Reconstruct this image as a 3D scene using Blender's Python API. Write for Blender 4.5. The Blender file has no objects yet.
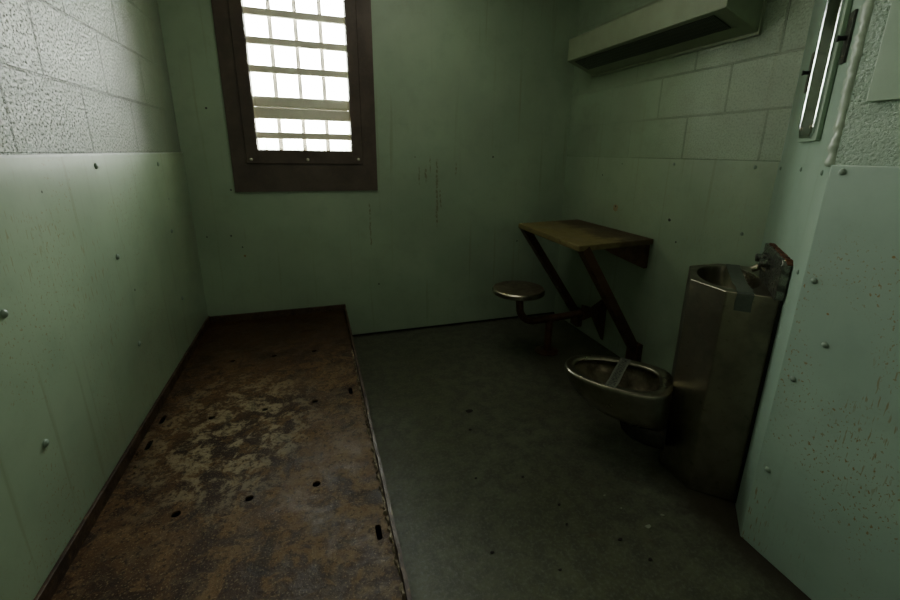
import bpy, bmesh, math, random
from mathutils import Vector, Matrix
random.seed(7)
S = bpy.context.scene
COL = S.collection
PI = math.pi

# ---------------------------------------------------------------- measures (metres)
XL, XR, YB, YF = -0.675, 1.766, 2.818, -0.95      # side walls, window wall, wall behind the viewer
XC, YC = 1.284, 0.779                             # convex corner of the plumbing chase
HC = 2.46                                         # ceiling
LSEAM = 1.204
SEAM = 1.2145                                     # top of the steel wainscot
DU = Vector((1, 1, 0)).normalized()               # along the angled wall
DN = Vector((-1, 1, 0)).normalized()              # out of the angled wall

# ---------------------------------------------------------------- node helper
class NT:
    def __init__(s, name):
        s.m = bpy.data.materials.new(name); s.m.use_nodes = True
        s.t = s.m.node_tree; s.t.nodes.clear()
        s.out = s.t.nodes.new('ShaderNodeOutputMaterial')
        s.tc = s.t.nodes.new('ShaderNodeTexCoord')
        s.obj = s.tc.outputs['Object']
    def put(s, sock, v):
        if v is None: return
        if isinstance(v, bpy.types.NodeSocket): s.t.links.new(v, sock)
        elif isinstance(v, (tuple, list)) and sock.type == 'RGBA' and len(v) == 3: sock.default_value = (*v, 1)
        else: sock.default_value = v
    def n(s, kind, **kw):
        nd = s.t.nodes.new('ShaderNode' + kind)
        for k, v in kw.items(): setattr(nd, k, v)
        return nd
    def math(s, op, a, b=0.0, c=None, clamp=False):
        nd = s.n('Math', operation=op, use_clamp=clamp)
        s.put(nd.inputs[0], a); s.put(nd.inputs[1], b)
        if c is not None: s.put(nd.inputs[2], c)
        return nd.outputs[0]
    def sep(s, v=None):
        nd = s.n('SeparateXYZ'); s.put(nd.inputs[0], v or s.obj); return nd.outputs
    def comb(s, x, y, z=0.0):
        nd = s.n('CombineXYZ'); s.put(nd.inputs[0], x); s.put(nd.inputs[1], y); s.put(nd.inputs[2], z); return nd.outputs[0]
    def noise(s, vec, scale, detail=2.0, rough=.5, dist=0.0):
        nd = s.n('TexNoise'); s.put(nd.inputs['Vector'], vec)
        nd.inputs['Scale'].default_value = scale; nd.inputs['Detail'].default_value = detail
        nd.inputs['Roughness'].default_value = rough; nd.inputs['Distortion'].default_value = dist
        return nd.outputs['Fac']
    def vor(s, vec, scale, feature='F1', rnd=1.0):
        nd = s.n('TexVoronoi', feature=feature); s.put(nd.inputs['Vector'], vec)
        nd.inputs['Scale'].default_value = scale; nd.inputs['Randomness'].default_value = rnd
        return nd.outputs['Distance']
    def step(s, v, a, b, lo=0.0, hi=1.0):
        nd = s.n('MapRange', interpolation_type='SMOOTHSTEP', clamp=True)
        s.put(nd.inputs[0], v)
        for i, q in enumerate((a, b, lo, hi)): s.put(nd.inputs[i + 1], q)
        return nd.outputs[0]
    def mix(s, f, a, b, mode='MIX'):
        nd = s.n('Mix', data_type='RGBA', blend_type=mode)
        s.put(nd.inputs[0], f); s.put(nd.inputs[6], a); s.put(nd.inputs[7], b); return nd.outputs[2]
    def bump(s, h, strength=.5, dist=.01, normal=None):
        nd = s.n('Bump'); nd.inputs['Strength'].default_value = strength; nd.inputs['Distance'].default_value = dist
        s.put(nd.inputs['Height'], h); s.put(nd.inputs['Normal'], normal); return nd.outputs[0]
    def done(s, color, rough=.5, metal=0.0, normal=None, spec=.5, coat=None, coat_rough=.1):
        b = s.n('BsdfPrincipled')
        s.put(b.inputs['Base Color'], color); s.put(b.inputs['Roughness'], rough); s.put(b.inputs['Metallic'], metal)
        s.put(b.inputs['Normal'], normal); s.put(b.inputs['Specular IOR Level'], spec)
        if coat is not None:
            s.put(b.inputs['Coat Weight'], coat); b.inputs['Coat Roughness'].default_value = coat_rough
        s.t.links.new(b.outputs[0], s.out.inputs[0]); return s.m

GREEN = (.335, .425, .302)
RUST = (.25, .165, .060)

def paint(name, axis, block=None, speck=.5, spots=(), base=GREEN, pit=1.0, rough=.36, drips=.3, fade=None, stains=()):
    """Painted wall. axis 'x' (wall plane YZ), 'y' (plane XZ), 'd' (the 45 degree wall).
    block = joint phase of the block coursing, None for a smooth plate."""
    k = NT(name); x, y, z = k.sep()
    if axis == 'x': u = y
    elif axis == 'y': u = x
    else: u = k.math('MULTIPLY', k.math('ADD', x, y), .7071)
    uv = k.comb(u, z)
    c = k.mix(k.step(k.noise(uv, 1.7, 4), .3, .7), tuple(q * .88 for q in base), tuple(q * 1.06 for q in base))
    c = k.mix(k.step(k.noise(uv, 9, 5, .6), .45, .75, 0, .35), c, tuple(q * .72 for q in base))
    # thin vertical runs of grime
    run = k.noise(k.comb(k.math('MULTIPLY', u, 26), k.math('MULTIPLY', z, 1.1)), 1, 3)
    c = k.mix(k.step(run, .58, .78, 0, drips), c, (.17, .16, .07))
    # rust freckles
    if speck > 0:
        mask = k.step(k.noise(k.comb(u, z, 3.1), 3.2, 3), .44, .6)
        fre = k.noise(k.comb(k.math('MULTIPLY', u, 120), k.math('MULTIPLY', z, 85)), 1, 2.5, .6)
        f = k.math('MULTIPLY', k.step(fre, .59, .67), mask)
        c = k.mix(k.math('MULTIPLY', f, speck), c, RUST)
        fre2 = k.noise(k.comb(k.math('MULTIPLY', u, 150), k.math('MULTIPLY', z, 22), 5.), 1, 2)
        f2 = k.math('MULTIPLY', k.step(fre2, .60, .68), k.step(k.noise(k.comb(u, z, 8.), 1.6, 2), .52, .66))
        c = k.mix(k.math('MULTIPLY', f2, speck * .8), c, RUST)
    # rust runs at known places: (u, z top, z bottom, half width)
    for su, z1, z0, w in stains:
        wob = k.math('ADD', u, k.math('MULTIPLY', k.math('SUBTRACT', k.noise(uv, 14, 2), .5), .02))
        a = k.step(k.math('ABSOLUTE', k.math('SUBTRACT', wob, su)), 0.0, w, 1, 0)
        b = k.math('MULTIPLY', k.step(z, z0, z0 + .06), k.step(z, z1 - .02, z1 + .03, 1, 0))
        g = k.step(k.noise(uv, 60, 3), .35, .6)
        c = k.mix(k.math('MULTIPLY', k.math('MULTIPLY', a, b), k.math('MULTIPLY', g, .75)), c, (.13, .085, .025))
    hgt = None
    # chips and plugged holes: (u, z, radius, colour)
    for su, sz, r, col in spots:
        du = k.math('SUBTRACT', u, su); dz = k.math('SUBTRACT', z, sz)
        d = k.math('SQRT', k.math('ADD', k.math('MULTIPLY', du, du), k.math('MULTIPLY', dz, dz)))
        d = k.math('ADD', d, k.math('MULTIPLY', k.math('SUBTRACT', k.noise(uv, 90, 2), .5), r * .9))
        c = k.mix(k.step(d, r * .65, r, 1, 0), c, col)
    fine = k.noise(uv, 180, 2)
    wave = k.noise(uv, 3.2, 2)
    if block is None:
        nrm = k.bump(wave, .5, .0035)
        nrm = k.bump(k.noise(uv, 55, 3), .12, .002, nrm)
        rg = k.math('ADD', k.math('MULTIPLY', k.noise(uv, 5, 2), .24), rough - .12)
        return k.done(c, rg, 0, nrm, .5)
    br = k.n('TexBrick', offset=.5, offset_frequency=2, squash=1.0, squash_frequency=2)
    k.put(br.inputs['Vector'], k.comb(k.math('ADD', u, -block - .2032 + 4.064), k.math('SUBTRACT', z, SEAM - (.006 if 1 < pit < 1.9 else 0))))
    for nm, v in (('Scale', 1.), ('Mortar Size', .0050), ('Mortar Smooth', .25), ('Bias', 0.), ('Brick Width', .4064), ('Row Height', .2035)):
        br.inputs[nm].default_value = v
    mort = br.outputs['Fac']
    if fade: mort = k.math('MULTIPLY', mort, k.step(u, fade[0], fade[1], 1, .08))
    if pit > 1.9: mort = 0.0
    pits = k.step(k.noise(uv, 130, 3, .6), .30, .56)
    if fade: pits = k.math('MAXIMUM', pits, k.step(u, fade[0] - .3, fade[1] - .1, 0, 1))
    grit = k.noise(uv, 110, 3, .65)
    if fade: grit = k.math('MULTIPLY', grit, k.step(u, fade[0] - .3, fade[1], 1, .15))
    c = k.mix(k.math('MULTIPLY', mort, .6 if pit > 1 else .35) if pit < 1.9 else 0.0, c, tuple(q * .35 for q in base))
    nrm = k.bump(wave, .5, .012)
    nrm = k.bump(pits, .5 * min(pit, 1.5), .0022 * (pit if pit < 1.9 else 1.0), nrm)
    nrm = k.bump(grit, .75, .0036 * (pit if pit < 1.9 else 1.1), nrm)
    c = k.mix(k.math('MULTIPLY', k.math('SUBTRACT', 1.0, pits), .8 if 1 < pit < 1.9 else .3), c, tuple(q * (.15 if 1 < pit < 1.9 else .35) for q in base))
    if pit < 1.9: nrm = k.bump(k.math('SUBTRACT', 1.0, mort), 1.0, .008, nrm)
    return k.done(c, .15, 0, nrm, .75)

def rusty(name, a, b, scale=9, rough=.6, metal=0.0, amt=.5, bump=.4):
    k = NT(name)
    f = k.noise(k.obj, scale, 6, .65, .3)
    c = k.mix(k.step(f, .38, .66), a, b)
    g = k.noise(k.obj, scale * 6, 4, .6)
    c = k.mix(k.step(g, .55, .75, 0, amt), c, RUST)
    return k.done(c, k.step(f, .3, .7, rough - .12, rough + .12), metal, k.bump(g, bump, .003))

def steel(name, col=(.30, .30, .27), rough=.28, grain=True):
    k = NT(name); x, y, z = k.sep()
    sm = k.noise(k.obj, 6, 5, .6)
    c = k.mix(k.step(sm, .35, .7), col, tuple(q * .55 for q in col))
    c = k.mix(k.step(k.noise(k.obj, 45, 3), .62, .78, 0, .5), c, (.10, .085, .055))
    br = k.noise(k.comb(k.math('MULTIPLY', x, 9), k.math('MULTIPLY', y, 9), k.math('MULTIPLY', z, 420 if grain else 9)), 1, 2)
    r = k.math('ADD', k.step(sm, .3, .7, rough, rough + .16), k.math('MULTIPLY', br, .08))
    return k.done(c, r, 1.0, k.bump(br, .06, .001))

def plain(name, col, rough=.5, metal=0.0, var=.25, scale=18):
    k = NT(name); f = k.noise(k.obj, scale, 4, .6)
    return k.done(k.mix(k.step(f, .35, .7), tuple(q * (1 - var) for q in col), col), rough, metal, k.bump(f, .15, .002))

# ---------------------------------------------------------------- materials
DK = (.02, .018, .012); TAN = (.33, .27, .15)
M = {}
M['left_block'] = paint('left_block_paint', 'x', 1.779, speck=0, base=(.25, .295, .225), pit=1.25, fade=(2.25, 2.7), drips=.05)
M['left_plate'] = paint('left_plate_paint', 'x', None, speck=.6, drips=.35, rough=.34,
    spots=[(1.859, .709, .006, DK), (2.45, .99, .005, DK), (1.42, 1.114, .004, DK), (2.598, .361, .008, (.42, .5, .42))])
M['back'] = paint('back_wall_paint', 'y', None, speck=.12, drips=.3, rough=.42,
    spots=[(-.484, .731, .006, DK), (-.423, .605, .008, RUST), (-.523, 1.441, .007, DK), (-.611, .73, .005, DK), (-.453, 1.0, .006, DK),
           (.376, .36, .006, DK), (.638, 1.197, .004, DK), (1.184, 1.204, .007, DK), (1.399, .607, .006, DK), (-.43, .66, .005, DK), (.33, 1.3, .004, DK)],
    stains=[(.785, 1.17, .72, .012), (.71, 1.13, 1.02, .01), (.918, 1.15, 1.06, .01), (.665, 1.12, 1.0, .008), (.81, .98, .84, .008), (.335, .9, .6, .008), (.74, 1.19, 1.08, .006)])
M['right'] = paint('right_wall_paint', 'x', 1.355, speck=.05, fade=(1.75, 2.25), drips=.12, pit=.8)
M['right_plate'] = paint('right_plate_paint', 'x', None, speck=.2, drips=.3, rough=.42,
    spots=[(2.377, 1.106, .005, DK), (2.215, .915, .026, TAN), (2.215, .925, .006, DK), (1.775, .906, .010, DK), (1.711, .80, .006, DK), (2.2, 1.18, .004, DK)])
M['angled'] = paint('angled_wall_paint', 'd', None, speck=.06, drips=.15, base=(.34, .45, .36), rough=.4)
M['near_block'] = paint('near_block_paint', 'x', 0.0, speck=0, pit=1.95, drips=.05, base=(.35, .45, .35))
M['near_plate'] = paint('near_plate_paint', 'x', None, speck=.95, drips=.1, base=(.34, .44, .36), rough=.45,
    spots=[(.49, 1.0, .006, RUST), (.60, 1.01, .004, RUST), (.70, .83, .004, RUST)])
M['hatch'] = paint('access_plate_paint', 'x', None, speck=.05, drips=.08, base=(.34, .44, .33), rough=.45)
M['plain_wall'] = paint('plain_wall_paint', 'y', None, speck=.1)
M['ceiling'] = plain('ceiling_paint', (.42, .46, .38), .7)
M['plaster'] = paint('corner_plaster', 'x', None, speck=0, base=(.40, .47, .37), rough=.35)
M['bolt'] = plain('painted_bolt', (.31, .39, .31), .4)
M['ledge'] = plain('ledge_caulk', (.46, .54, .45), .3)

def floor_mat():
    k = NT('painted_concrete'); x, y, z = k.sep()
    big = k.noise(k.obj, 1.6, 4, .6); mid = k.noise(k.obj, 16, 6, .7); fine = k.noise(k.obj, 85, 4, .7)
    c = k.mix(k.step(big, .32, .7), (.085, .090, .050), (.115, .125, .080))
    c = k.mix(k.step(mid, .38, .62, 0, .75), c, (.052, .054, .036))
    c = k.mix(k.step(fine, .45, .72, 0, .55), c, (.16, .165, .135))
    c = k.mix(k.step(k.noise(k.obj, 6, 4, .7, 1.), .6, .75, 0, .5), c, (.085, .062, .035))
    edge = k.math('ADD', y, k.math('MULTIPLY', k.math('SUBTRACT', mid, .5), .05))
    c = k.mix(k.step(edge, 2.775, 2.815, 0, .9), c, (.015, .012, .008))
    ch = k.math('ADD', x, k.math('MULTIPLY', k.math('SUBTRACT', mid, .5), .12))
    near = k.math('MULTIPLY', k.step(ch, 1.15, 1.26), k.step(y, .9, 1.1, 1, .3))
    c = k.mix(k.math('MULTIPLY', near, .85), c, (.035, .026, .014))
    n = k.bump(mid, .25, .006); n = k.bump(fine, .35, .002, n)
    return k.done(c, k.step(big, .3, .7, .38, .55), 0, n, .45)
M['floor'] = floor_mat()

def bed_mat():
    k = NT('rusted_bunk_pan'); x, y, z = k.sep()
    big = k.noise(k.obj, 3.4, 6, .65, .6); mid = k.noise(k.obj, 12, 7, .72, .5); fine = k.noise(k.obj, 60, 5, .7); grit = k.noise(k.obj, 170, 3, .6)
    c = k.mix(k.step(big, .40, .60), (.050, .024, .011), (.150, .092, .048))
    c = k.mix(k.step(mid, .50, .58, 0, .8), c, (.225, .155, .092))
    # worn whitish scuffs, mostly left of the middle
    dx = k.math('MULTIPLY', k.math('SUBTRACT', x, -.36), 2.6); dy = k.math('MULTIPLY', k.math('SUBTRACT', y, 1.62), 1.8)
    dd = k.math('SQRT', k.math('ADD', k.math('MULTIPLY', dx, dx), k.math('MULTIPLY', dy, dy)))
    w = k.math('MULTIPLY', k.step(dd, .25, 1.0, 1, .12), k.step(k.noise(k.obj, 17, 7, .75, .4), .46, .58))
    c = k.mix(k.math('MULTIPLY', w, .9), c, (.50, .48, .44))
    gx = k.math('MULTIPLY', k.step(x, -.15, .12), k.step(k.noise(k.obj, 24, 6, .7), .44, .6))
    c = k.mix(k.math('MULTIPLY', gx, .55), c, (.27, .225, .165))
    c = k.mix(k.step(k.noise(k.obj, 8, 6, .7, .8), .56, .66, 0, .75), c, (.030, .020, .016))
    c = k.mix(k.step(fine, .52, .62, 0, .8), c, (.040, .024, .013))
    c = k.mix(k.step(grit, .56, .66, 0, .55), c, (.40, .36, .27))
    # darker, redder rust near the window end
    c = k.mix(k.step(y, 1.95, 2.5, 0, .72), c, (.050, .022, .010))
    n = k.bump(mid, .4, .006); n = k.bump(fine, .5, .003, n)
    c = k.mix(1.0, c, (.66, .56, .40), 'MULTIPLY')
    return k.done(c, k.step(mid, .35, .65, .46, .7), 0, n, .25)
M['bed'] = bed_mat()
M['bed_rim'] = rusty('bunk_rim_rust', (.075, .042, .022), (.035, .018, .010), 14, .55, 0, .5)
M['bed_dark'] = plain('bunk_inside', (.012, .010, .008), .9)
M['caulk'] = rusty('flaking_caulk', (.30, .25, .17), (.10, .07, .04), 40, .75, 0, .4, .8)
M['desk_top'] = None
def desk_mat():
    k = NT('worn_desk_paint'); x, y, z = k.sep()
    f = k.noise(k.obj, 5, 6, .65, .4); g = k.noise(k.obj, 22, 6, .7); h = k.noise(k.obj, 90, 3)
    c = k.mix(k.step(f, .35, .65), (.17, .138, .048), (.215, .18, .066))
    c = k.mix(k.step(g, .5, .68, 0, .6), c, (.11, .055, .02))
    # wear from the wall side outward
    e = k.math('ADD', x, k.math('MULTIPLY', k.math('SUBTRACT', f, .5), .5))
    c = k.mix(k.step(e, -.27, -.17, 0, .85), c, (.075, .042, .017))
    c = k.mix(k.step(h, .6, .75, 0, .4), c, (.06, .03, .012))
    return k.done(c, k.step(f, .3, .7, .38, .6), 0, k.bump(g, .25, .003))
M['desk_top'] = desk_mat()
M['brown'] = rusty('brown_painted_steel', (.095, .045, .022), (.055, .026, .014), 12, .45, 0, .35, .25)
M['window_brown'] = rusty('window_frame_paint', (.100, .072, .050), (.075, .055, .040), 7, .45, 0, .12, .15)
M['slat'] = plain('window_bar_paint', (.80, .77, .62), .35, var=.1)  # bars made extra pale, their backlit haze is put into the colour
M['muntin'] = plain('window_muntin_paint', (.50, .46, .46), .5)
M['steel'] = steel('brushed_stainless', (.33, .305, .225), .27)
M['steel_smooth'] = steel('stainless_bowl', (.38, .36, .27), .22, False)
M['bowl_inside'] = rusty('stained_bowl_inside', (.20, .18, .11), (.07, .06, .03), 14, .4, .7, .3, .15)
M['trap'] = rusty('dark_trap_metal', (.035, .033, .026), (.02, .018, .012), 14, .6, .5, .2, .15)
M['steel_dirty'] = rusty('grimy_stainless', (.26, .27, .23), (.09, .09, .075), 30, .3, .85, .25, .2)
M['seat_top'] = rusty('worn_stool_seat', (.13, .115, .07), (.085, .07, .04), 12, .42, .3, .25, .15)
M['mirror'] = None
def mirror_mat():
    k = NT('scratched_steel_mirror'); f = k.noise(k.obj, 120, 3, .7)
    return k.done((.50, .53, .51), k.step(k.noise(k.obj, 8, 4), .3, .7, .09, .17), 1.0, k.bump(f, .06, .001))
M['mirror'] = mirror_mat()
M['fixture'] = plain('fixture_paint', (.27, .32, .215), .45, var=.12, scale=6)
M['diffuser'] = None
def diff_mat():
    k = NT('dark_prismatic_lens')
    v = k.vor(k.obj, 130, 'F1', 0.0)
    return k.done((.020, .028, .014), .3, 0, k.bump(v, .6, .003))
M['diffuser'] = diff_mat()
M['black'] = plain('black_metal', (.012, .012, .011), .5)
M['switch'] = rusty('slot_plate_metal', (.12, .13, .105), (.05, .05, .04), 30, .4, .6, .3)
M['rust'] = rusty('heavy_rust', (.16, .06, .02), (.05, .02, .01), 50, .8, 0, .8, .8)
M['tape'] = plain('grey_duct_tape', (.10, .118, .092), .45, var=.2, scale=50)
def strip_mat():
    k = NT('printed_plastic_strip'); x, y, z = k.sep()
    g = k.noise(k.comb(k.math('MULTIPLY', x, 3.2), k.math('MULTIPLY', y, 2.0)), 60, 2)
    band = k.step(k.math('ABSOLUTE', y), .011, .015, 1, 0)
    c = k.mix(k.math('MULTIPLY', k.step(g, .47, .55), band), (.17, .18, .14), (.012, .014, .010))
    return k.done(c, .35)
M['strip'] = strip_mat()
M['flake'] = plain('paint_flake', (.30, .32, .24), .7)
M['crumb'] = plain('dark_crumb', (.025, .02, .014), .8)
def glass_mat():
    k = NT('window_glass')
    a = k.n('BsdfTransparent'); k.put(a.inputs[0], (.93, .96, .94))
    b = k.n('BsdfGlossy'); b.inputs['Roughness'].default_value = .03
    fr = k.n('Fresnel'); fr.inputs[0].default_value = 1.45
    mx = k.n('MixShader'); k.put(mx.inputs[0], k.math('MULTIPLY', fr.outputs[0], .8)); k.put(mx.inputs[1], a.outputs[0]); k.put(mx.inputs[2], b.outputs[0])
    k.t.links.new(mx.outputs[0], k.out.inputs[0]); return k.m
M['glass'] = glass_mat()
M['ground'] = plain('pale_yard', (.60, .59, .56), .9, scale=3)
M['tree'] = plain('yard_foliage', (.40, .41, .38), .9, scale=2)  # foliage whitened, the haze is put into its colour
M['fence'] = plain('yard_wall', (.45, .44, .40), .8)

# ---------------------------------------------------------------- mesh helpers
def obj(name, bm, mat, parent=None, smooth=None, bevel=0.0, loc=None):
    bmesh.ops.recalc_face_normals(bm, faces=bm.faces)
    me = bpy.data.meshes.new(name); bm.to_mesh(me); bm.free()
    o = bpy.data.objects.new(name, me); COL.objects.link(o)
    for m in (mat if isinstance(mat, (list, tuple)) else [mat]): me.materials.append(m)
    if parent: o.parent = parent
    if loc: o.location = loc
    if bevel:
        b = o.modifiers.new('bevel', 'BEVEL'); b.width = bevel; b.segments = 2; b.limit_method = 'ANGLE'; b.angle_limit = math.radians(40)
    if smooth is not None:
        for p in me.polygons: p.use_smooth = True
        if smooth < 180:
            for e in me.edges: pass
            md = o.modifiers.new('edges', 'EDGE_SPLIT'); md.split_angle = math.radians(smooth)
    return o
def B(): return bmesh.new()
def box(bm, a, b, mi=0):
    x0, y0, z0 = a; x1, y1, z1 = b
    v = [bm.verts.new(q) for q in ((x0,y0,z0),(x1,y0,z0),(x1,y1,z0),(x0,y1,z0),(x0,y0,z1),(x1,y0,z1),(x1,y1,z1),(x0,y1,z1))]
    for f in ((0,1,2,3),(4,5,6,7),(0,1,5,4),(1,2,6,5),(2,3,7,6),(3,0,4,7)):
        bm.faces.new([v[i] for i in f]).material_index = mi
    return bm
def prism(bm, pts, dirv):
    """polygon of 3D points swept along dirv"""
    d = Vector(dirv)
    a = [bm.verts.new(p) for p in pts]; b = [bm.verts.new(Vector(p) + d) for p in pts]
    bm.faces.new(a); bm.faces.new(b)
    for i in range(len(a)):
        j = (i + 1) % len(a); bm.faces.new((a[i], a[j], b[j], b[i]))
    return bm
def rings(bm, rs, cap0=True, cap1=True, closed=True):
    vs = [[bm.verts.new(p) for p in r] for r in rs]
    n = len(vs[0])
    for a, b in zip(vs, vs[1:]):
        for i in range(n if closed else n - 1):
            j = (i + 1) % n; bm.faces.new((a[i], a[j], b[j], b[i]))
    if cap0: bm.faces.new(vs[0])
    if cap1: bm.faces.new(vs[-1])
    return bm
def lathe(bm, prof, c=(0,0,0), n=40):
    return rings(bm, [[(c[0] + r * math.cos(2*PI*i/n), c[1] + r * math.sin(2*PI*i/n), c[2] + z) for i in range(n)] for r, z in prof])
def tube(bm, path, r, n=14):
    P = [Vector(p) for p in path]; rs = []
    up = Vector((0, 0, 1))
    for i, p in enumerate(P):
        t = (P[min(i+1, len(P)-1)] - P[max(i-1, 0)]).normalized()
        a = t.cross(Vector((0, 1, 0)))
        if a.length < .1: a = t.cross(up)
        a.normalize(); b = t.cross(a).normalized()
        rr = r[i] if isinstance(r, (list, tuple)) else r
        rs.append([p + a * rr * math.cos(2*PI*k/n) + b * rr * math.sin(2*PI*k/n) for k in range(n)])
    return rings(bm, rs)
def dome(bm, c, nrm, r, h, n=14):
    """carriage-bolt head on a wall"""
    nrm = Vector(nrm).normalized(); a = nrm.orthogonal().normalized(); b = nrm.cross(a); c = Vector(c)
    rs = []
    for t in (0, .35, .65, .88):
        rr = r * math.cos(t * PI / 2); hh = h * math.sin(t * PI / 2)
        rs.append([c + nrm * hh + (a * math.cos(2*PI*k/n) + b * math.sin(2*PI*k/n)) * rr for k in range(n)])
    return rings(bm, rs)
def thing(name, label, cat, loc=(0,0,0), rz=0.0, group=None):
    o = bpy.data.objects.new(name, None); COL.objects.link(o); o.empty_display_size = .1
    o.location = loc; o.rotation_euler = (0, 0, rz); o['label'] = label; o['category'] = cat
    if group: o['group'] = group
    return o
def tag(o, label, cat, group=None):
    o['label'] = label; o['category'] = cat
    if group: o['group'] = group
    return o
def struct(name, bm, mat, **kw):
    o = obj(name, bm, mat, **kw); o['kind'] = 'structure'; return o

# ---------------------------------------------------------------- room shell
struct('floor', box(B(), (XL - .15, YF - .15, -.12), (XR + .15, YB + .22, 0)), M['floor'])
struct('ceiling', box(B(), (XL - .15, YF - .15, HC), (XR + .15, YB + .22, HC + .12)), M['ceiling'])
struct('wall_left', box(B(), (XL - .15, YF - .15, 0), (XL, YB + .22, HC)), M['left_block'])
struct('wall_right', box(B(), (XR, YC + .3, 0), (XR + .15, YB + .22, HC)), M['right'])
struct('wall_front', box(B(), (XL, YF - .15, 0), (XR, YF, HC)), M['plain_wall'])
# window wall with its opening
WX0, WX1, WZ0, WZ1 = -.290, .245, 1.222, 2.20
bm = B()
WT = .22
for a, b in (((XL, YB, 0), (WX0, YB + WT, HC)), ((WX1, YB, 0), (XR, YB + WT, HC)), ((WX0, YB, 0), (WX1, YB + WT, WZ0)), ((WX0, YB, WZ1), (WX1, YB + WT, HC))):
    box(bm, a, b)
bmesh.ops.remove_doubles(bm, verts=bm.verts, dist=1e-5)
struct('wall_back', bm, M['back'])
# chase: near block wall and 45 degree wall
struct('wall_near_right', prism(B(), [(XC, YF, 0), (XC, YC - .004, 0), (XC + .1, YC + .09, 0), (XC + .1, YF, 0)], (0, 0, HC)), M['near_block'])
L45 = (XR - XC) * math.sqrt(2)
p0 = Vector((XC, YC, 0)); p1 = p0 + DU * L45
struct('wall_angled', prism(B(), [p0 + DU*.004, p1, p1 - DN * .08, p0 - DN * .06 + DU*.06], (0, 0, HC)), M['angled'])

# steel wainscot plates, each with its bolt heads as parts
TP = .006
pl = struct('trim_1', box(B(), (XL, YF, 0), (XL + TP, YB, LSEAM)), M['left_plate'])
obj('ledge', box(B(), (XL, YF, LSEAM - .003), (XL + TP + .003, YB, LSEAM + .003)), M['ledge'], pl)
for y, z in ((1.753, 1.168), (2.373, 1.156), (1.173, .528), (1.798, .514), (1.769, .859), (2.405, .84), (1.163, .871), (2.39, .50), (.58, 1.17), (1.16, 1.17)):
    obj('bolt_head', dome(B(), (XL + TP, y, z), (1, 0, 0), .0105, .007), M['bolt'], pl, smooth=180)
pr = struct('trim_2', box(B(), (XR - .004, YC + .48, 0), (XR, YB, SEAM)), M['right_plate'])
for y, z in ((1.36, 1.19), (1.36, .907), (1.80, 1.19), (2.35, .62)):
    obj('bolt_head', dome(B(), (XR - .004, y, z), (-1, 0, 0), .008, .005), M['bolt'], pr, smooth=180)
pn = struct('trim_3', box(B(), (XC - TP, YF, 0), (XC, YC + .001, SEAM)), M['near_plate'], bevel=.003)
for y, z in ((.75, 1.198), (.752, .908), (.742, .613), (.748, .295), (.687, .746), (.40, 1.198), (.40, .6)):
    obj('bolt_head', dome(B(), (XC - TP, y, z), (-1, 0, 0), .0085, .006), M['bolt'], pn, smooth=180)
a = p0 - DU * .002
pa = struct('trim_4', prism(B(), [a, p1, p1 + DN * .004, a + DN * .004], (0, 0, SEAM)), M['angled'])
for u, z in ((.30, 1.195), (.06, 1.192), (.06, .91), (.62, 1.19)):
    obj('bolt_head', dome(B(), p0 + DU * u + DN * .004 + Vector((0, 0, z)), DN, .008, .005), M['bolt'], pa, smooth=180)
# ragged plaster bead up the corner above the plates
bm = B(); path = []; rad = []
nn = 130
for i in range(nn + 1):
    z = SEAM - .005 + (HC - SEAM + .004) * i / nn
    path.append(Vector((XC + .015 + random.uniform(-.003, .003), YC + .010 + random.uniform(-.003, .003), z)))
    rad.append(.0165 + random.uniform(-.003, .003) + (.002 * math.sin(i * .7)))
rs = []
for p, r in zip(path, rad):
    rs.append([p + Vector((math.cos(2*PI*k/16), math.sin(2*PI*k/16), 0)) * (r * random.uniform(.93, 1.07)) for k in range(16)])
rings(bm, rs)
struct('trim_5', bm, M['plaster'], smooth=180)
# black strip standing in for the dark crack along the foot of the window wall
struct('crack_strip_back', box(B(), (XL, YB - .006, 0), (XR, YB, .009)), M['black'])
# steel door behind the viewer
d = struct('door_1', box(B(), (.10, YF, 0), (.95, YF + .04, 2.05)), M['hatch'], bevel=.004)
obj('vision_panel', box(B(), (.45, YF + .04, 1.35), (.60, YF + .046, 1.75)), M['black'], d)
obj('door_pull', tube(B(), [(.86, YF + .04, .95), (.86, YF + .09, .97), (.86, YF + .09, 1.12), (.86, YF + .04, 1.14)], .01), M['steel'], d, smooth=180)

# ---------------------------------------------------------------- window
def frame_bm(x0, x1, z0, z1, ix0, ix1, iz0, iz1, y0, y1):
    bm = B()
    for a, b in (((x0, y0, z0), (ix0, y1, z1)), ((ix1, y0, z0), (x1, y1, z1)), ((ix0, y0, z0), (ix1, y1, iz0)), ((ix0, y0, iz1), (ix1, y1, z1))):
        box(bm, a, b)
    bmesh.ops.remove_doubles(bm, verts=bm.verts, dist=1e-5)
    return bm
w = struct('window_1', frame_bm(-.430, .390, .988, 2.40, WX0 + .004, WX1 - .004, WZ0 + .006, WZ1 - .006, YB - .010, YB), M['window_brown'])
fr = obj('inner_frame', frame_bm(-.352, .305, 1.150, 2.27, WX0 + .001, WX1 - .001, WZ0 + .003, WZ1 - .003, YB - .018, YB + .03), M['window_brown'], w, bevel=.003)
for x, z in ((-.325, 1.172), (-.018, 1.174), (.278, 1.178)):
    obj('bolt_head', dome(B(), (x, YB - .018, z), (0, -1, 0), .009, .006), M['slat'], fr, smooth=180)
obj('reveal', frame_bm(WX0, WX1, WZ0, WZ1, WX0 + .006, WX1 - .006, WZ0 + .006, WZ1 - .006, YB + .028, YB + .20), M['slat'], w)
def bar(z0, z1, y0, y1):
    return box(B(), (WX0 + .004, y0, z0), (WX1 - .004, y1, z1))
for zc in (2.091, 1.951, 1.808, 1.664, 1.309):
    obj('security_bar', bar(zc - .019, zc + .019, YB + .034, YB + .064), M['slat'], w, bevel=.006)
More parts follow.
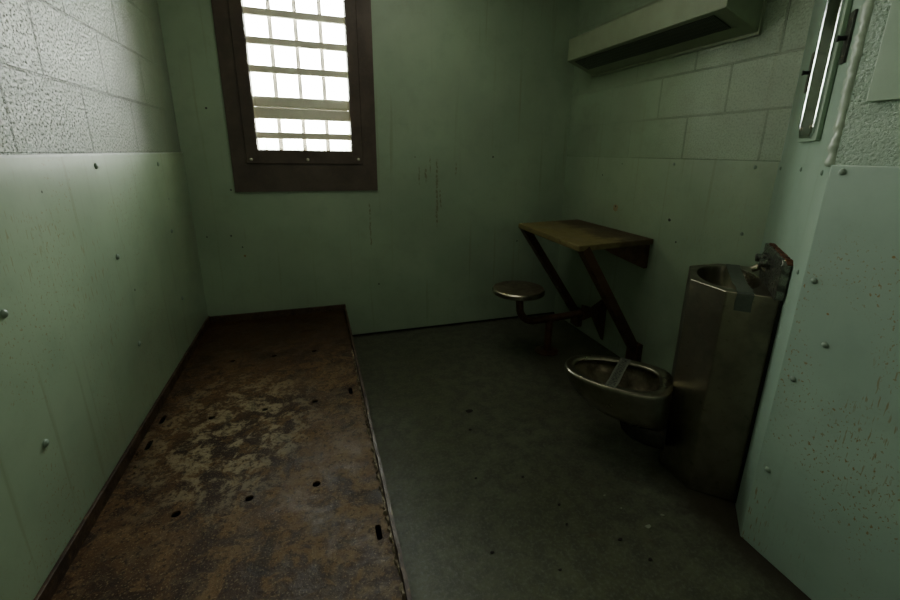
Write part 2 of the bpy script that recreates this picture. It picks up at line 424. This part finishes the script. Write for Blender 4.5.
obj('meeting_rail', bar(1.400, 1.462, YB + .034, YB + .085), M['slat'], w, bevel=.006)
obj('meeting_rail', bar(1.464, 1.524, YB + .044, YB + .095), M['slat'], w, bevel=.010)
for xc in (-.166, -.029, .108):
    obj('muntin', box(B(), (xc - .012, YB + .112, WZ0 + .006), (xc + .012, YB + .128, WZ1 - .006)), M['muntin'], w)
g = obj('glass_pane', box(B(), (WX0 + .006, YB + .130, WZ0 + .006), (WX1 - .006, YB + .134, WZ1 - .006)), M['glass'], w)

# ---------------------------------------------------------------- yard outside
struct('ground', box(B(), (-60, YB + .23, -.6), (60, 120, -.5)), M['ground'])
bm = B()
for i in range(46):
    x = -40 + i * 1.8 + random.uniform(-.5, .5); r = random.uniform(1.0, 1.9)
    mt = Matrix.Translation((x, 62 + random.uniform(-3, 3), .3 + r * .5)) @ Matrix.Diagonal((r * 1.5, r, r, 1))
    bmesh.ops.create_icosphere(bm, subdivisions=2, radius=1, matrix=mt)
for v in bm.verts: v.co += Vector((random.uniform(-.2, .2), 0, random.uniform(-.25, .25)))
tr = obj('distant_trees', bm, M['tree']); tr['kind'] = 'stuff'; tag(tr, 'hazy line of distant trees seen through the bottom of the window', 'trees')

# ---------------------------------------------------------------- bunk
bx0, bx1, by0, by1, bz = XL + TP + .001, .147, .62, YB - .007, .2375
t = thing('steel_bunk', 'long rusted brown steel bunk slab fixed along the left wall under the window', 'bunk', (0, 0, 0))
zp = .200
# pan with real holes
holes = []
for y in (1.18, 1.66, 2.145, .70):
    for x in (-.435, -.247, -.058): holes.append((x, y, .0125, .0125, 0))
for y in (.945, 1.70): holes.append((.100 if y < 1 else .088, y, .008, .026, 1))
for y in (1.545, 1.70): holes.append((-.607, y, .0085, .028, 1))
holes += [(.124, 1.225, .006, .008, 0), (-.612, 1.43, .005, .007, 0), (-.605, 1.40, .004, .006, 0), (-.628, 1.50, .004, .007, 0)]
bm = B()
def loop(pts):
    vs = [bm.verts.new(p) for p in pts]
    return [bm.edges.new((vs[i], vs[(i + 1) % len(vs)])) for i in range(len(vs))]
E_ = loop([(bx0, by0, zp), (bx1 - .002, by0, zp), (bx1 - .002, by1, zp), (bx0, by1, zp)])
KH = (1.23 - zp) / (1.23 - .235)
for x, y, a, b_, sq in [(q[0] * KH, q[1] * KH, *q[2:]) for q in holes]:
    pts = []
    for k in range(16):
        c, s_ = math.cos(2*PI*k/16), math.sin(2*PI*k/16)
        if sq: c = math.copysign(abs(c) ** .5, c); s_ = math.copysign(abs(s_) ** .4, s_)
        pts.append((x + a * c, y + b_ * s_, zp))
    E_ += loop(pts)
bmesh.ops.triangle_fill(bm, use_beauty=True, use_dissolve=False, edges=E_)
pan = obj('pan', bm, M['bed'], t)
md = pan.modifiers.new('thick', 'SOLIDIFY'); md.thickness = .006; md.offset = -1
for p in pan.data.polygons:
    pass
# rim: angle irons round the pan
obj('rim', box(B(), (bx0, by0, zp - .02), (bx0 + .010, by1, bz + .006)), M['bed_rim'], t, bevel=.002)
obj('rim', box(B(), (bx0 + .010, by1 - .010, zp - .02), (bx1 - .001, by1, bz + .003)), M['bed_rim'], t, bevel=.002)
bm = B(); n = 60
top = []
for i in range(n + 1):
    y = by0 + (by1 - by0) * i / n
    j = random.uniform(-.0015, .0015)
    top.append([(bx1 - .010, y, zp - .004), (bx1 - .010 + j, y, bz - .006), (bx1 + j, y, bz - .004), (bx1, y, .05)])
rings(bm, top)
obj('rim', bm, M['bed_rim'], t)
# crumbling sealant between pan and right rim
bm = B(); secs = []
n = 150
for i in range(n + 1):
    y = by0 + .01 + (2.15 - by0) * i / n
    wv = random.uniform(.002, .013) if random.random() < .85 else .0008
    hv = random.uniform(.004, .014) if wv > .002 else .001
    secs.append([(bx1 - .010, y, zp), (bx1 - .010 - wv, y, zp + .0005), (bx1 - .010 - wv * .7, y, zp + hv), (bx1 - .010, y, zp + hv)])
rings(bm, secs)
obj('sealant', bm, M['caulk'], t)
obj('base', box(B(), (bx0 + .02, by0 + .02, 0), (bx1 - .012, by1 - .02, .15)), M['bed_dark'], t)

# ---------------------------------------------------------------- desk on the right wall
DZ = .788
t = thing('wall_desk', 'small worn yellow-brown metal desk on two slanted struts, fixed to right wall', 'desk', (XR, 2.2, 0))
def P(x, y, z): return (x - XR, y - 2.2, z)
cs = [P(1.243, 1.805, DZ), P(XR - .005, 1.862, DZ), P(XR - .005, 2.605, DZ), P(1.262, 2.535, DZ)]
obj('desktop', prism(B(), cs, (0, 0, -.032)), M['desk_top'], t, bevel=.005)
gt = [P(XR - .005, 1.885, DZ - .033), P(1.43, 1.868, DZ - .033), P(1.50, 1.872, DZ - .07), P(XR - .03, 1.884, .615), P(XR - .005, 1.885, .615)]
obj('bracket', prism(B(), gt, (0, .012, 0)), M['brown'], t)
gt2 = [(x, y + .64, z) for x, y, z in gt]
obj('bracket', prism(B(), gt2, (0, .012, 0)), M['brown'], t)
def strut(y0, y1):
    a = Vector(P(1.272, y0, DZ - .034)); b = Vector(P(XR - .030, y1, .085))
    dv = (b - a).normalized(); s = Vector((0, 1, 0)); nn = dv.cross(s).normalized()
    bm = B()
    # angle iron: wide flange facing the room, narrow flange behind
    sec = [s * -.030, s * .030, s * .030 + nn * .006, s * -.022 + nn * .006, s * -.022 + nn * .045, s * -.030 + nn * .045]
    if nn.x > 0: pass
    else: sec = [s * -.030, s * .030, s * .030 - nn * .006, s * -.022 - nn * .006, s * -.022 - nn * .045, s * -.030 - nn * .045]
    prism(bm, [a + q for q in sec], b - a)
    return bm
for y0, y1 in ((1.838, 1.874), (2.505, 2.48)):
    st = obj('strut', strut(y0, y1), M['brown'], t)
    obj('foot_plate', box(B(), P(XR - .045, y1 - .045, .035), P(XR - .005, y1 + .045, .165)), M['brown'], st, bevel=.004)

# ---------------------------------------------------------------- stool
SX, SY = 1.122, 2.205
t = thing('swing_stool', 'round backless steel stool on a curved arm bolted to wall and floor', 'stool', (SX, SY, 0))
def Q(x, y, z): return (x - SX, y - SY, z)
obj('seat', lathe(B(), [(.02, .420), (.12, .422), (.150, .424), (.156, .429), (.157, .449), (.150, .456), (.135, .4585), (.05, .4595)], n=48), [M['steel_smooth'], M['seat_top']], t, smooth=35)
s = bpy.data.objects['seat']
for p in s.data.polygons:
    if p.center.z > .4555: p.material_index = 1
path = [Q(SX + .0, SY, .425), Q(SX + .012, SY, .37)]
for i in range(9):
    a = PI/2 * i / 8
    path.append(Q(SX + .13 - .115 * math.cos(a), SY + .012 * i / 8, .335 - .110 * math.sin(a)))
path += [Q(1.45, 2.215, .232), Q(1.62, 2.212, .246), Q(XR - .012, 2.21, .25)]
obj('arm', tube(B(), path, .023, 16), M['brown'], t, smooth=60)
gy = 2.205
obj('wall_gusset', prism(B(), [Q(1.585, gy - .02, .30), Q(1.585, gy - .02, .20), Q(1.66, gy - .02, .222), Q(XR - .006, gy - .02, .035), Q(XR - .006, gy - .02, .335), Q(1.66, gy - .02, .275)], (0, .03, 0)), M['brown'], t)
obj('post', tube(B(), [Q(1.355, 2.214, .006), Q(1.355, 2.214, .222)], .024, 16), M['brown'], t, smooth=60)
ft = obj('foot_plate', lathe(B(), [(.075, 0.0005), (.075, .006), (.068, .009), (.03, .012)], Q(1.355, 2.222, 0), 28), M['brown'], t, smooth=35)

# small painted cover plate low on the wall below the desk
bm = box(B(), (XR - .010, 2.035, .05), (XR - .004, 2.16, .385))
cp = obj('cover_plate', bm, M['right_plate'], bevel=.002); tag(cp, 'painted rectangular cover plate low on right wall below the desk', 'cover plate')

# ---------------------------------------------------------------- combination sink and toilet
UC = .37
O = p0 + DU * UC
t = thing('sink_toilet_unit', 'stainless steel sink column with attached toilet bowl in the right corner', 'sink and toilet', (O.x, O.y, 0), PI/4)
HZ = .80
foot = [(-.215, .006), (-.215, .16), (-.11, .265), (.11, .265), (.215, .16), (.215, .006)]
bc, bax, bay = (0.0, .138), .172, .104
bm = B()
vb = [bm.verts.new((x, y, .002)) for x, y in foot]; vt = [bm.verts.new((x, y, HZ)) for x, y in foot]
for i in range(6):
    j = (i + 1) % 6; bm.faces.new((vb[i], vb[j], vt[j], vt[i]))
bm.faces.new(vb)
NE = 44
ell = [bm.verts.new((bc[0] + bax * math.cos(2*PI*k/NE), bc[1] + bay * math.sin(2*PI*k/NE), HZ)) for k in range(NE)]
ed = [bm.edges.get((vt[i], vt[(i+1) % 6])) for i in range(6)] + [bm.edges.new((ell[k], ell[(k+1) % NE])) for k in range(NE)]
bmesh.ops.triangle_fill(bm, use_beauty=True, edges=ed)
obj('column', bm, M['steel'], t, bevel=.0035)
bm = B(); prof = [(1.0, 0.0), (.985, -.006), (.96, -.03), (.90, -.075), (.76, -.108), (.52, -.122), (.2, -.126), (.08, -.127)]
rings(bm, [[(bc[0] + bax * s_ * math.cos(2*PI*k/NE), bc[1] + bay * s_ * math.sin(2*PI*k/NE), HZ + z) for k in range(NE)] for s_, z in prof], cap0=False)
bs = obj('basin', bm, M['steel_smooth'], t, smooth=180)
obj('drain', lathe(B(), [(.022, 0), (.022, .003), (.008, .0035)], (0, .138, HZ - .1255), 20), M['black'], bs)
obj('overflow_hole', dome(B(), (-.07, .080, HZ - .075), (.35, .75, .5), .006, .001), M['black'], bs)
# backsplash with push valves, rusted along the top
bsp = obj('backsplash', prism(B(), [(-.240, .006, HZ - .003), (.08, .006, HZ - .003), (.08, .006, HZ + .124), (-.225, .006, HZ + .124), (-.240, .006, HZ + .112)], (0, .026, 0)), M['steel_dirty'], t, bevel=.003)
bm = B(); secs = []
for i in range(41):
    x = -.241 + .322 * i / 40
    r = random.uniform(.002, .006)
    zz = HZ + .123 - max(0, (-.225 - x)) * .7
    secs.append([(x, .004, zz), (x, .016 + r, zz), (x, .016 + r, zz + r), (x, .004, zz + r * .7)])
rings(bm, secs)
obj('rust_crust', bm, M['rust'], bsp)
for x, z in ((.035, HZ + .075), (-.055, HZ + .075)):
    b_ = obj('push_button', tube(B(), [(x, .030, z), (x, .040, z), (x, .041, z), (x, .058, z), (x, .060, z)], [.021, .021, .015, .015, .011], 20), M['steel_dirty'], bsp, smooth=40)
obj('spout', tube(B(), [(-.01, .030, HZ + .045), (-.01, .055, HZ + .048), (-.01, .072, HZ + .038)], [.013, .013, .010], 16), M['steel'], bsp, smooth=60)
obj('edge_line', prism(B(), [(-.226, .003, .01), (-.2155, .003, .01), (-.2155, .012, .01), (-.226, .012, .01)], (0, 0, HZ + .09)), M['black'], t)  # thin black strip for the scorched line up the column's back edge
# toilet bowl
CU, CV = -.098, .468
RZ = .362
def egg(sx, sy, z, dv=0.0, n=48, du=0.0):
    r = []
    for k in range(n):
        a = 2*PI*k/n; c, s_ = math.cos(a), math.sin(a)
        ax = .166 * sx; ay = (.222 if s_ > 0 else .208) * sy
        e = 2/2.25
        r.append((CU + du + ax * math.copysign(abs(c) ** e, c), CV + dv + ay * math.copysign(abs(s_) ** e, s_), z))
    return r
VB = .262
def shell(hw, vf, z, n=48, vb=VB):
    r = []; mid = vb + (vf - vb) * .42
    for k in range(n):
        a = 2*PI*k/n; c, s_ = math.cos(a), math.sin(a)
        if s_ >= 0: e, ay = 2/2.2, vf - mid
        else: e, ay = 2/3.2, mid - vb
        r.append((CU + hw * .885 * math.copysign(abs(c) ** e, c), mid + ay * math.copysign(abs(s_) ** e, s_), z))
    return r
bm = B()
rings(bm, [shell(.05, .36, .188), shell(.095, .42, .191), shell(.125, .50, .202), shell(.146, .575, .222), shell(.158, .630, .254), shell(.165, .668, .296), shell(.167, .685, .329), shell(.168, .690, .346),
           shell(.1665, .689, .355), shell(.163, .685, .361), shell(.157, .679, RZ + .001), shell(.134, .660, RZ - .001, vb=.300), shell(.127, .652, RZ - .004, vb=.308), shell(.124, .648, RZ - .012, vb=.312), shell(.128, .652, RZ - .018, vb=.306),
           shell(.142, .664, RZ - .022, vb=.288), shell(.142, .662, RZ - .040, vb=.288), shell(.125, .625, RZ - .070, vb=.305), shell(.100, .56, RZ - .100, vb=.32), shell(.06, .47, RZ - .128, vb=.335), shell(.015, .40, RZ - .133, vb=.37)])
bowl = obj('toilet_bowl', bm, [M['steel_smooth'], M['bowl_inside']], t, smooth=180)
for i, p in enumerate(bowl.data.polygons):
    c = p.center
    if p.normal.dot(Vector((CU - c.x, .46 - c.y, .3 - c.z))) > 0 and c.z < RZ - .010 and abs(c.x - CU) < .127 and .285 < c.y < .668 and c.z > .21: p.material_index = 1
obj('water', rings(B(), [shell(.056, .455, RZ - .1255, vb=.342), shell(.01, .41, RZ - .1254, vb=.38)]), M['black'], bowl)
# trap below the bowl
bm = B()
def rr(cx, cz, hw, hh, y, n=24):
    return [(cx + hw * math.copysign(abs(math.cos(2*PI*k/n)) ** .7, math.cos(2*PI*k/n)), y, cz + hh * math.copysign(abs(math.sin(2*PI*k/n)) ** .7, math.sin(2*PI*k/n))) for k in range(n)]
rings(bm, [rr(CU, .155, .095, .06, .262), rr(CU, .155, .095, .06, .33), rr(CU, .16, .088, .054, .385), rr(CU, .168, .066, .04, .425), rr(CU, .175, .03, .02, .44)])
obj('trap', bm, M['trap'], t, smooth=50)

# tape over the basin
tp = thing('tape_strip', 'dull grey tape strip stretched across the sink basin and down its side', 'tape', (O.x, O.y, HZ), PI/4)
def ribbon(path, y0, y1, th=.0012):
    bm = B(); rs = []
    for i, (x, z) in enumerate(path):
        q0 = path[max(i-1, 0)]; q1 = path[min(i+1, len(path)-1)]
        tx, tz = q1[0] - q0[0], q1[1] - q0[1]; l = math.hypot(tx, tz) or 1
        nx, nz = -tz / l * th, tx / l * th
        w = .0015 * math.sin(i * 2.3)
        rs.append([(x, y0 + w, z), (x, y1 + w, z), (x + nx, y1 + w, z + nz), (x + nx, y0 + w, z + nz)])
    return rings(bm, rs)
pth = [(-.2165, -.062), (-.2166, -.03), (-.2168, -.004), (-.2155, .0015), (-.21, .0025), (-.15, .0012), (-.08, -.003), (0, -.005), (.08, -.003), (.15, .0012), (.205, .0025)]
obj('tape_band', ribbon(pth, .082, .130), M['tape'], tp)
# printed strip over the toilet
ts = thing('printed_strip', 'narrow translucent plastic strip with dark print lying across the toilet bowl', 'strip', (O.x, O.y, RZ), PI/4)
ts.location = (O + DU * CU + DN * CV) + Vector((0, 0, RZ))
pth = [(-.141, .0012), (-.130, .0024), (-.09, .0020), (0, .0014), (.09, .0020), (.130, .0024), (.143, .0012)]
ts.rotation_euler = (0, 0, PI/4 - .10)
obj('strip_band', ribbon(pth, -.021, .021), M['strip'], ts)

# ---------------------------------------------------------------- wall light
t = thing('wall_light', 'long boxy green painted wall light with dark lens, high on right wall', 'light fixture', (XR, 2.03, 1.72))
ly0, ly1 = -.575, .555
A = [(-.001, -.003), (-.200, .068), (-.200, .192), (-.001, .275)]
bm = prism(B(), [(x, ly0, z) for x, z in A], (0, ly1 - ly0, 0))
obj('housing', bm, M['fixture'], t, bevel=.004)
sl = Vector((-.199, 0, .071)); nd = Vector((-.071, 0, -.199)).normalized()
a0 = Vector((-.001, 0, -.003)) + sl * .40; a1 = Vector((-.001, 0, -.003)) + sl * .90
pts = [a0 + Vector((0, ly0 + .07, 0)), a1 + Vector((0, ly0 + .07, 0)), a1 + Vector((0, ly1 - .06, 0)), a0 + Vector((0, ly1 - .06, 0))]
obj('lens', prism(B(), [p + nd * .0045 for p in pts], -nd * .008), M['diffuser'], t)
obj('lens_trim', prism(B(), [p + nd * .003 for p in (a0 - sl * .05 + Vector((0, ly0 + .05, 0)), a0 - sl * .015 + Vector((0, ly0 + .05, 0)), a0 - sl * .015 + Vector((0, ly1 - .04, 0)), a0 - sl * .05 + Vector((0, ly1 - .04, 0)))], -nd * .005), M['fixture'], t)
obj('screw', dome(B(), (-.055, ly0, .125), (0, -1, 0), .010, .004), M['black'], t)
obj('back_plate', box(B(), (-.012, ly0 - .006, -.012), (-.0005, ly1 + .006, .285)), M['fixture'], t)

# ---------------------------------------------------------------- mirror and slot plates on the angled wall
t = thing('steel_mirror', 'tall narrow polished steel mirror with chamfered corners on the angled wall', 'mirror', (p0.x + DU.x*.278, p0.y + DU.y*.278, 1.292), PI/4)
def chamf(w, h, c, y, z0=0.0):
    return [(-w + c, y, z0), (w - c, y, z0), (w, y, z0 + c), (w, y, z0 + h - c), (w - c, y, z0 + h), (-w + c, y, z0 + h), (-w, y, z0 + h - c), (-w, y, z0 + c)]
MH = .46
obj('mirror_frame', prism(B(), chamf(.108, MH + .02, .003, .001, -.012), (0, .012, 0)), M['hatch'], t, bevel=.002)
bm = B()
def inset(q, y):
    return [(x * (.088 - q) / .088, y, MH/2 + (z - MH/2) * (MH/2 - q) / (MH/2)) for x, _, z in chamf(.088, MH, .025, 0)]
rings(bm, [inset(0, .0135), inset(0, .0205), inset(.0022, .0221), inset(.006, .0221), inset(.0085, .0203)])
obj('mirror_plate', bm, M['mirror'], t)
for x, z in ((.066, .025), (-.066, .025), (.066, MH - .025), (-.066, MH - .025)):
    obj('screw', dome(B(), (x * .92, .0205, z + (.004 if z < .2 else -.004)), (0, 1, 0), .006, .004), M['steel'], t, smooth=180)
def slot(u, zc, label):
    t = thing('slot_plate', label, 'wall plate', (p0.x + DU.x*u, p0.y + DU.y*u, zc), PI/4)
    obj('plate', prism(B(), chamf(.022, .125, .002, .0005, -.062), (0, .006, 0)), M['switch'], t, bevel=.001)
    obj('knob', tube(B(), [(0, .006, 0), (0, .020, 0), (0, .026, 0)], [.006, .006, .009], 12), M['black'], t)
    for z in (-.045, .045): obj('screw', dome(B(), (0, .0065, z), (0, 1, 0), .004, .002), M['steel'], t)
slot(.125, 1.538, 'small dark metal plate with a stub knob, right of the mirror')
slot(.478, 1.508, 'small dark metal plate with a stub knob, left of the mirror')
# access plate on the near block wall
ap = obj('access_plate', box(B(), (XC - .012, .22, 1.362), (XC + .0015, .735, 1.98)), M['hatch'], bevel=.002)
tag(ap, 'flat green painted access plate on rough block wall at top right', 'wall plate')

# ---------------------------------------------------------------- scraps on the floor
def flake(x, y, s, lab, mat, grp=None):
    bm = B(); n = 7; r = [random.uniform(.6, 1.1) * s for _ in range(n)]; a0 = random.uniform(0, 6)
    pts = [Vector((r[k] * math.cos(a0 + 2*PI*k/n) * 1.5, r[k] * math.sin(a0 + 2*PI*k/n), 0.0005)) for k in range(n)]
    prism(bm, pts, (0, 0, .003))
    o = obj('floor_scrap', bm, mat); o.location = (x, y, 0); tag(o, lab, 'scrap', grp)
flake(.648, 1.735, .013, 'long dark scrap lying in the middle of the floor', M['crumb'])
flake(.603, 1.594, .006, 'small dark crumb just in front of the long dark floor scrap', M['crumb'])
for x, y, s in ((.456, .979, .005), (.632, .86, .004), (.764, 1.084, .005), (.88, .892, .006), (.922, .802, .006), (.743, 1.0, .004), (.70, 1.25, .004), (.52, 1.30, .004)):
    flake(x, y, s, 'tiny dark crumb on the open floor between bunk and toilet', M['crumb'], 'crumbs on the open floor')
for x, y, s in ((1.006, .905, .008), (1.09, .93, .006), (.97, 1.0, .004), (.95, 1.07, .0035)):
    flake(x, y, s, 'pale paint flake on the floor near the foot of the sink column', M['flake'], 'paint flakes near the sink')

# ---------------------------------------------------------------- light
W = bpy.data.worlds.new('sky'); S.world = W; W.use_nodes = True
nt = W.node_tree; nt.nodes.clear()
wo = nt.nodes.new('ShaderNodeOutputWorld'); bg = nt.nodes.new('ShaderNodeBackground')
tc = nt.nodes.new('ShaderNodeTexCoord'); sp = nt.nodes.new('ShaderNodeSeparateXYZ')
nt.links.new(tc.outputs['Generated'], sp.inputs[0])
mr = nt.nodes.new('ShaderNodeMapRange'); mr.inputs[1].default_value = -.05; mr.inputs[2].default_value = .7
nt.links.new(sp.outputs[2], mr.inputs[0])
mx = nt.nodes.new('ShaderNodeMix'); mx.data_type = 'RGBA'
mx.inputs[6].default_value = (1.0, .98, .90, 1); mx.inputs[7].default_value = (.92, .96, .95, 1)
nt.links.new(mr.outputs[0], mx.inputs[0]); nt.links.new(mx.outputs[2], bg.inputs[0])
bg.inputs[1].default_value = 68.0
nt.links.new(bg.outputs[0], wo.inputs[0])
ld = bpy.data.lights.new('window_portal', 'AREA'); ld.shape = 'RECTANGLE'; ld.size = WX1 - WX0 - .012; ld.size_y = WZ1 - WZ0 - .012
ld.cycles.is_portal = True
lo = bpy.data.objects.new('window_portal', ld); COL.objects.link(lo)
lo.location = ((WX0 + WX1)/2, YB + .17, (WZ0 + WZ1)/2); lo.rotation_euler = (math.radians(-90), 0, 0)

# added fill light behind the viewer, not a real lamp
ld = bpy.data.lights.new('front_fill', 'AREA'); ld.shape = 'RECTANGLE'; ld.size = 1.5; ld.size_y = 1.6
ld.energy = 3.6; ld.color = (1.0, .96, .84)
lo = bpy.data.objects.new('front_fill', ld); COL.objects.link(lo)
lo.location = (.30, YF + .12, 1.5); lo.rotation_euler = (math.radians(82), 0, 0)

# added soft fill from above, no fitting on the ceiling
ld = bpy.data.lights.new('ceiling_fill', 'AREA'); ld.shape = 'RECTANGLE'; ld.size = 1.0; ld.size_y = 1.2
ld.energy = 6.2; ld.color = (1.0, .98, .86)
lo = bpy.data.objects.new('ceiling_fill', ld); COL.objects.link(lo)
lo.location = (.42, 1.75, HC - .02)

# ---------------------------------------------------------------- camera
FPX, YAW, PIT, ROL, PX, PY = 428.4147, .3309, .2784, .0166, 11.3233, -25.0648
F = Vector((math.sin(YAW)*math.cos(PIT), math.cos(YAW)*math.cos(PIT), -math.sin(PIT)))
R0 = Vector((math.cos(YAW), -math.sin(YAW), 0)); U0 = R0.cross(F)
R = R0 * math.cos(ROL) + U0 * math.sin(ROL); U = -R0 * math.sin(ROL) + U0 * math.cos(ROL)
cd = bpy.data.cameras.new('camera'); cam = bpy.data.objects.new('camera', cd); COL.objects.link(cam)
cd.sensor_fit = 'HORIZONTAL'; cd.sensor_width = 36; cd.lens = 36 * FPX / 900
cd.shift_x = -PX / 900; cd.shift_y = PY / 900
cd.clip_start = .02; cd.clip_end = 300
m = Matrix((R, U, -F)).transposed().to_4x4(); m.translation = (0, 0, 1.23)
cam.matrix_world = m
S.camera = cam

# ---------------------------------------------------------------- look
S.view_settings.view_transform = 'AgX'
S.view_settings.look = 'None'
S.view_settings.exposure = 0.38
S.view_settings.gamma = 0.84
S.cycles.max_bounces = 10; S.cycles.diffuse_bounces = 6; S.cycles.glossy_bounces = 4
S.cycles.transparent_max_bounces = 8
S.cycles.sample_clamp_indirect = 30.0
S.cycles.caustics_reflective = False; S.cycles.caustics_refractive = False
